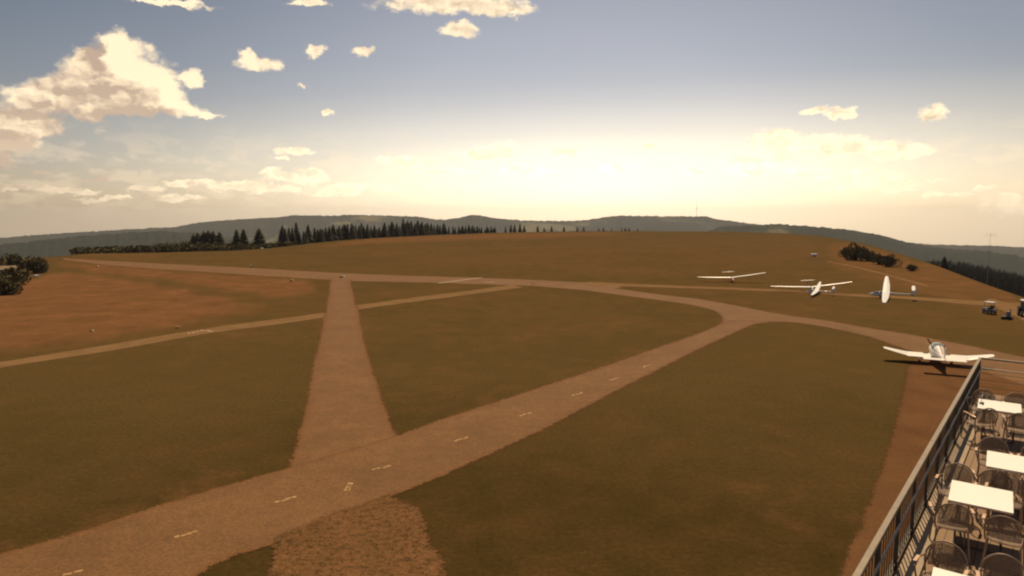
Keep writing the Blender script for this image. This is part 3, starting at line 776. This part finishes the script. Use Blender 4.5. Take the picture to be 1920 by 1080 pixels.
def make_glider(body='white', nose='white'):
    o = empty('glider')
    MB().loft([ell(2.35,.62,.04,.04), ell(2.2,.62,.14,.15), ell(1.8,.62,.24,.28), ell(1.2,.66,.29,.38), ell(.4,.74,.29,.42), ell(-.3,.82,.24,.35), ell(-.9,.86,.15,.22), ell(-2,.88,.10,.14), ell(-3.6,.90,.07,.10), ell(-4.3,.92,.05,.12)]).build('fuselage', M[body], o, True)
    MB().loft([ell(1.85,.80,.10,.05), ell(1.5,.90,.22,.15), ell(1.0,.98,.25,.20), ell(.4,1.03,.22,.18), ell(.15,1.05,.14,.09)]).build('canopy', M['glass'], o, True)
    for sx in (-1, 1):
        MB().loft([airfoil(sx*.0,.35,1.12,1.06,.13), airfoil(sx*3.8,.30,.98,1.06+.26,.14), airfoil(sx*6.6,.18,.60,1.06+.52,.13), airfoil(sx*7.45,.08,.38,1.06+.62,.11)]).build('wing', M['white'], o, True)
    MB().loft([vfoil(.86,-3.65,.95), vfoil(1.5,-3.9,.80), vfoil(2.0,-4.05,.68)]).build('fin', M[body], o, True)
    MB().loft([airfoil(-1.35,-3.98,.38,2.0,.10), airfoil(-.6,-3.9,.52,2.01,.10), airfoil(.6,-3.9,.52,2.01,.10), airfoil(1.35,-3.98,.38,2.0,.10)]).build('tailplane', M['white'], o, True)
    MB().tube([(-.06,.55,.19),(.06,.55,.19)], .2, 14).build('wheel', M['rubber'], o, True)
    MB().tube([(-.04,-4.1,.72),(.04,-4.1,.72)], .12, 12).build('tail_wheel', M['rubber'], o, True)
    return o
GG = 'gliders parked on the grass'
def place_glider(px, py, heading, roll, label, sc=1, body='white'):
    o = make_glider(body); tag(o, label, 'glider', GG)
    o.location = at(px, py); o.location.z = .0
    o.rotation_euler = Matrix.Rotation(-heading, 3, 'Z').to_euler()
    o.rotation_euler = (Matrix.Rotation(-heading, 3, 'Z') @ Matrix.Rotation(roll, 3, 'Y')).to_euler()
    o.scale = (sc, sc, sc); return o
place_glider(1372, 529, R(188), R(4.5), 'farthest glider left of the others, facing the camera with orange nose', .87, 'orange')
place_glider(1521, 548, R(196), R(5), 'white glider facing the camera with blue grey fuselage and raised right wing', .86, 'bluegrey')
place_glider(1529, 552, R(-58), R(-8), 'glider parked side on, crowded behind the one with blue grey fuselage', .64)
place_glider(1658, 559, R(-60), R(-12), 'glider at the right of the row with one wing tipped to the grass', .93)

# ------------------------------------------------------------------ small things on the field
def marker(px, py, m, label, sz=.55, rz=0):
    o = empty('runway_marker', at(px, py, .0) if py > 470 else base_for(px, -6), rz, label=label, cat='marker', group='marker boards on the field')
    for sx in (-1, 1):
        b = MB(); mm = Matrix.Rotation(sx * R(52), 3, 'X')
        b.box((0, -sx * sz*.40, sz*.32), (sz*1.6, .04, sz*1.0), m=mm); b.build('board', m, o)
    MB().tube([(-sz*.75,0,sz*.63),(sz*.75,0,sz*.63)], .025, 6).build('hinge', M['steel'], o)
    return o
M['mk'] = mat('marker_white', (.72, .66, .55), .6, var=.1)
M['mkd'] = mat('marker_faded', (.72, .58, .42), .7, var=.1)
M['mkp'] = mat('marker_pink', (.72, .38, .26), .7, var=.1)
for px, py, m, l, s_ in [(641,520,'mk','white marker board on the runway above the straight taxiway',.55),(490,468,'mk','white marker board at the foot of the crest conifers',.75),
        (471,500,'mkd','faded marker board on the far grass, left of the straight taxiway',.5),(333,615,'mkp','reddish marker board beside the left footpath',.26),
        (547,527,'mkd','faded marker board at the near runway edge in the dry meadow corner',.4),(172,621,'mkd','pale marker board in the dry meadow at left',.22),
        (182,500,'mkd','faded marker board near the far left end of the runway',.4)]:
    marker(px, py, M[m], l, s_, random.uniform(-.5, .5))
# white trailer
def wheel(parent, c, r, wd=.18):
    x, y, z = c; t = MB().tube([(x-wd/2,y,z),(x+wd/2,y,z)], r, 16).build('wheel', M['rubber'], parent, True)
    MB().tube([(x-wd/2-.01,y,z),(x+wd/2+.01,y,z)], r*.55, 12).build('rim', M['steel'], t, True)
def trailer(px, py, label, sc, rz):
    o = empty('trailer', at(px, py), rz, label=label, cat='trailer')
    MB().box((0,0,.75),(1.5,2.2,.8)).build('body', M['white'], o, bevel=.1)
    MB().bar((0,1.1,.4),(0,1.9,.38),.08,.08).build('drawbar', M['steel'], o)
    wheel(o, (-.8,0,.28), .28); wheel(o, (.8,0,.28), .28); o.scale = (sc,)*3; return o
trailer(1526, 481, 'small white trailer parked alone high on the hill above the gliders', .8, R(80))
trailer(68, 520, 'small white trailer beside the left edge bushes', .45, R(60))
# hut
h = at(8, 517); o = empty('hut', h, R(25), label='low hut with pale roof half hidden in the left bushes', cat='hut')
MB().box((0,0,1.0),(5,3.4,2.0)).build('wall', M['wall'], o)
MB().add([(-2.8,-2,2.0),(2.8,-2,2.0),(2.8,2,2.0),(-2.8,2,2.0),(-2.8,0,3.0),(2.8,0,3.0)],[(0,1,5,4),(2,3,4,5),(0,4,3),(1,2,5),(0,3,2,1)]).build('roof', M['roof'], o)
h_=o; h_.scale = (.8, .8, .72)
MB().box((1.0,-1.72,.95),(.9,.05,1.9)).build('door', M['walk'], o)
# tractor at the right edge
def tractor():
    o = empty('tractor', at(1923, 593), R(150), label='dark tractor with pale cab roof cut off by the right frame edge', cat='tractor')
    MB().box((0,.9,1.0),(.75,1.7,.65)).build('hood', M['bluegrey'], o, bevel=.08)
    MB().box((0,-.4,.75),(.9,1.4,.5)).build('chassis', M['dark'], o, bevel=.04)
    c = MB()
    for sx in (-.6,.6):
        for y in (-1.0,.2): c.bar((sx,y,.95),(sx*.92,y,2.35),.08,.08)
    c.build('cab_frame', M['dark'], o)
    MB().box((0,-.4,1.65),(1.12,1.12,1.2)).build('cab_window', M['glass'], o)
    MB().box((0,-.4,2.42),(1.4,1.5,.12)).build('roof', M['white'], o, bevel=.04)
    MB().tube([(.3,1.3,1.3),(.3,1.3,2.1)], .04, 8).build('exhaust', M['dark'], o)
    for sx in (-1,1):
        wheel(o, (sx*.78,-.5,.75), .75, .36); wheel(o, (sx*.68,1.3,.42), .42, .25)
    return o
tractor(); bpy.data.objects['tractor'].scale = (.85, .85, .85)
def cart():
    o = empty('utility_cart', at(1855, 588), R(20), label='small dark field cart with white roof near the right edge track', cat='cart')
    MB().box((0,0,.55),(1.15,2.1,.35)).build('body', M['bluegrey'], o, bevel=.06)
    MB().box((0,.8,.78),(1.1,.5,.3)).build('front_cowl', M['bluegrey'], o, bevel=.08)
    MB().box((0,-.15,.85),(1.0,.45,.2)).build('seat', M['walk'], o, bevel=.04)
    MB().box((0,-.4,1.12),(1.0,.1,.5)).build('backrest', M['walk'], o, bevel=.03)
    c = MB()
    for sx in (-.52,.52):
        for y in (-.6,.75): c.bar((sx,y,.7),(sx,y*.8,1.85),.05,.05)
    c.build('roof_post', M['dark'], o)
    MB().box((0,0,1.9),(1.25,1.7,.07)).build('roof', M['white'], o, bevel=.025); o.scale = (.68, .68, .82)
    for sx in (-1,1):
        for y in (-.7,.75): wheel(o, (sx*.55,y,.26), .26, .2)
cart()
def trolley():
    o = empty('hand_trolley', at(1888, 599), R(-20), label='small dark upright hand trolley between the roofed cart and the tractor', cat='trolley')
    MB().box((-.1,0,.34),(.9,.5,.12)).build('platform', M['dark'], o, bevel=.02)
    f = MB()
    for y in (-.2,.2): f.bar((.25,y,.3),(.32,y,1.35),.05,.05)
    f.bar((.32,-.2,1.33),(.32,.2,1.33),.05,.05); f.bar((.29,-.2,.85),(.29,.2,.85),.05,.05); f.build('handle', M['dark'], o)
    MB().box((.1,0,.72),(.38,.42,.62)).build('box', M['bluegrey'], o, bevel=.03)
    for sx in (-.35,.3): wheel(o, (sx,.0,.15), .15, .6)
trolley()
# masts
def mast(px, base, topy, wd, label, far):
    h = tree_h(base, px, topy); o = empty('antenna_mast', base, 0, label=label, cat='mast')
    b = MB(); b.tube([(0,0,-1),(0,0,h*.6),(0,0,h)], [wd, wd*.8, wd*.4], 8); b.build('pole', M['steel'], o, True)
    if not far:
        c = MB()
        for k in range(4):
            a = k*math.pi/4; c.tube([(-1.3*math.cos(a),-1.3*math.sin(a),h-.1-.15*k),(1.3*math.cos(a),1.3*math.sin(a),h-.1-.15*k)], .012, 5)
        c.build('antenna', M['steel'], o)
    else:
        MB().tube([(0,0,h*.45),(0,0,h*.52)], wd*2, 10).build('platform', M['steel'], o)
    return o
b = base_for(1855, -2); mast(1855, b, 437, .035, 'thin tall antenna pole on the right shoulder of the hill', False)
a = math.atan((1304-960)/FPX); r_ = 5600 + 300 * noise.noise(Vector((a * 3, 2, 5600))); b = Vector((r_*math.sin(a), r_*math.cos(a), 0)); b.z = terrain_z(b.x, b.y) - 4
mast(1304, b, 373, 1.5, 'tall transmitter mast on the distant wooded ridge', True)

# ------------------------------------------------------------------ terrace
HT = 4.4; ZT = CAMZ - HT; ZF = ZT - .75; ZR = ZF + 1.05
c0 = at(1838, 670, ZR); c1 = at(1605, 1080, ZR)
U = (c0 - c1); U.z = 0; U.normalize(); Wd = Vector((U.y, -U.x, 0)); ANG = math.atan2(U.x, U.y)
cross_end = at(1920, 684, ZR); 
near = c1 - U * 7.0
T = empty('terrace', (c0.x, c0.y, 0), -ANG, label='raised wooden cafe terrace with brown deck boards at the lower right', cat='terrace')
# local frame: x along Wd (to the right), y along U; origin at the railing corner on the ground
Ltot = (c0 - near).length
MB().box((4.97, -Ltot/2+.03, ZF-.10),(10, Ltot, .2)).build('deck', M['deck'], T)
MB().box((.19, -Ltot/2, ZF+.03),(.26, Ltot-.1, .056)).build('edge_board', mat('edge_board', (.30,.22,.14), .7, scale=5, var=.15), T)
MB().box((5.05, -Ltot/2-.1, ZF/2-.1),(9.6, Ltot-.4, ZF-.2)).build('wall', M['wall'], T)
MB().box((-.045, -Ltot/2, ZF-.12),(.03, Ltot+.02, .34)).build('fascia', M['rail_dark'], T)
RL = empty('railing', (c0.x, c0.y, ZF), -ANG, label='metal terrace railing with dark panels and pale flat handrail', cat='railing')
rt = MB(); rt.box((0,-Ltot/2,1.03),(.075,Ltot,.045)); rt.box((2.6,.0,1.03),(5.12,.10,.045)); rt.build('handrail', M['handrail'], RL, bevel=.006)
rm = MB(); rm.tube([(.05,-Ltot,.74),(.05,-.02,.74)], .017, 8); rm.tube([(.05,-.02,.74),(5,-.02,.74)], .016, 8); rm.build('lower_rail', M['bright_steel'], RL, True)
k = 0; y = -.03
while y > -Ltot:
    MB().box((0,y,.505),(.05,.05,1.0)).build('post', M['rail_dark'], RL)
    if y - 1.4 > -Ltot:
        p = MB()
        p.box((0, y-.70, .10),(.03, 1.34, .03)); p.box((0, y-.70, .94),(.03, 1.34, .03))
        for j in range(7): p.box((0, y-.175-j*.175, .52),(.012, .022, .83))
        p.build('panel', M['rail_dark'], RL)
    y -= 1.4
for x in (1.25, 2.5, 3.75, 5.0):
    MB().box((x,0,.505),(.05,.05,1.0)).build('post', M['rail_dark'], RL)
wires = MB()
for j in range(3): wires.tube([(0,0,.2+.2*j),(5,0,.2+.2*j)], .006, 6)
wires.build('wire', M['rail_dark'], RL)

# table size read off the third table
TL, TR, BL, BR = (at(*p, ZT) for p in ((1785,899),(1897,922),(1767,935),(1892,960)))
tw = ((TR - TL).length + (BR - BL).length) / 2; td = ((BL - TL).length + (BR - TR).length) / 2
tu = ((TR - TL) + (BR - BL)).normalized(); TANG = math.atan2(tu.y, tu.x)
print('TABLE', tw, td, math.degrees(TANG), 'ANG', math.degrees(ANG), 'corner', c0, 'plane', pc)
def make_table():
    o = empty('cafe_table')
    MB().box((0,0,.733),(tw,td,.030)).build('tabletop', M['table'], o, bevel=.008)
    MB().box((0,0,.708),(tw-.04,td-.04,.018)).build('table_frame', M['tableedge'], o)
    for sx in (-1,1):
        MB().bar((sx*tw*.36,-td*.40,.02),(sx*tw*.36,td*.34,.69),.032,.022).build('leg', M['rail_dark'], o)
        MB().bar((sx*(tw*.36-.035),td*.40,.02),(sx*(tw*.36-.035),-td*.34,.69),.032,.022).build('leg', M['rail_dark'], o)
    MB().tube([(-tw*.36,-td*.40,.02),(tw*.36,-td*.40,.02)], .012, 6).build('crossbar', M['rail_dark'], o)
    return o
def make_chair():
    o = empty('cafe_chair')
    hoop = [(-.22,-.20,.44),(-.235,-.225,.60)]
    for k in range(13):
        t = math.pi * (1 - k/12); hoop.append((.235*math.cos(t), -.245-.05*math.sin(t), .64+.24*math.sin(t)))
    hoop += [(.235,-.225,.60),(.22,-.20,.44)]
    MB().tube(hoop, .0135, 8).build('back_hoop', M['tube'], o, True)
    b = MB(); rows = []
    for i in range(9):
        z = .52 + .335*i/8; half = .205 if z < .64 else .215*math.sqrt(max(.02, 1-((z-.64)/.235)**2))
        half = min(.205, half)
        rows.append([(half*(2*j/8-1), -.235-.045*(1-(2*j/8-1)**2) - .03*(z-.5), z) for j in range(9)])
    for off in (0, -.012):
        o_ = len(b.v); b.v += [(p[0], p[1]+off, p[2]) for r in rows for p in r]
        b.f += [(o_+i*9+j, o_+i*9+j+1, o_+(i+1)*9+j+1, o_+(i+1)*9+j) for i in range(8) for j in range(8)]
    b.build('backrest', M['weave'], o, True)
    rg = []
    for z, f in ((.425,.97),(.435,1.0),(.455,1.0),(.463,.95)):
        rg.append([(math.copysign(abs(math.cos(t))**.6, math.cos(t))*.22*f, math.copysign(abs(math.sin(t))**.6, math.sin(t))*.215*f, z) for t in [2*math.pi*k/24 for k in range(24)]])
    MB().loft(rg).build('seat', M['weave'], o, True)
    for sx in (-1,1):
        MB().tube([(sx*.21,.19,.43),(sx*.235,.23,.01)], .013, 8).build('leg', M['tube'], o, True)
        MB().tube([(sx*.20,-.18,.44),(sx*.23,-.27,.01)], .013, 8).build('leg', M['tube'], o, True)
        MB().tube([(sx*.235,-.235,.655),(sx*.27,-.08,.67),(sx*.275,.08,.668),(sx*.265,.17,.64),(sx*.24,.20,.56),(sx*.215,.195,.44)], .0125, 8).build('armrest', M['tube'], o, True)
        MB().box((sx*.272,.04,.686),(.045,.20,.018)).build('arm_pad', M['armpad'], o, bevel=.006)
    return o
tab0 = make_table(); ch0 = make_chair(); used = [False, False]
def inst(proto, idx, loc, rz, **k):
    o = proto if not used[idx] else copy_tree(proto); used[idx] = True
    o.location = loc; o.rotation_euler = (0, 0, rz); return tag(o, **k)
tabs = [((1835,747),'the table nearest the railing corner, farthest along the terrace'), ((1851,844),'the second table out from the railing, cut by the right frame edge'),
        ((1785,899),'the fully visible table beside the railing'), ((1750,1062),'the table at the bottom frame edge')]
short = ['the farthest table','the table cut by the right frame edge','the fully visible table','the bottom-edge table']
nx = Vector((math.cos(TANG), math.sin(TANG), 0)); ny = Vector((-nx.y, nx.x, 0))
tcs = []
for i, (px, lb) in enumerate(tabs):
    c = at(*px, ZT) + nx * tw/2 - ny * td/2; c.z = ZF; tcs.append(c)
    inst(tab0, 0, c, TANG, label='bright white cafe table: ' + lb.replace('the table ', '').replace('the ', '', 1) if 0 else ['white cafe table farthest along the terrace, nearest the railing corner','white cafe table set away from the railing, cut by the right frame edge','white cafe table beside the railing, fully visible','white cafe table at the bottom frame edge'][i], cat='table', group='white cafe tables on the terrace')
    for sx in (-1, 1):
        for sy in (1, -1):
            p = c + nx * sx * (.33 + random.uniform(-.02,.03)) + ny * sy * (td/2 + .20 + random.uniform(0, .10))
            lab = 'brown hoop-backed cafe chair, %s-%s seat at %s' % ('far' if sy > 0 else 'near', 'left' if sx < 0 else 'right', short[i])
            if i == 0 and sy < 0 and sx < 0: rz = TANG + R(35)
            elif i == 2 and sy < 0 and sx < 0: rz = TANG + R(10)
            else: rz = TANG + R(random.uniform(-9, 9))
            inst(ch0, 1, p, rz + (math.pi if sy > 0 else 0), label=lab, cat='chair', group='brown hoop-backed cafe chairs')
# menu holder on the far table
c = tcs[0] - nx * (tw/2 - .07) + Vector((0,0,.752)); o = empty('menu_holder', c, TANG, label='small menu stand at the left end of the farthest cafe table', cat='menu stand')
MB().box((0,0,.012),(.09,.12,.02)).build('base', M['dark'], o, bevel=.004)
MB().box((0,.0,.11),(.012,.11,.17)).build('card', M['white'], o)
MB().box((-.008,.0,.11),(.004,.08,.06)).build('card_print', M['red'], o)

# ------------------------------------------------------------------ haze
hb = MB().box((0,0,-130),(19600,19600,500)); m = bpy.data.materials.new('haze'); m.use_nodes = True
m.node_tree.nodes.clear(); n = NT(m.node_tree); mo = n.new('ShaderNodeOutputMaterial'); pv = n.new('ShaderNodeVolumePrincipled')
pv.inputs['Density'].default_value = 5e-5; pv.inputs['Color'].default_value = (.90, .93, 1, 1); pv.inputs['Anisotropy'].default_value = .25
n.l.new(pv.outputs[0], mo.inputs['Volume'])
hz_ = hb.build('haze', m); tag(hz_, kind='stuff', label='thin pale haze over the distant hills', cat='haze')
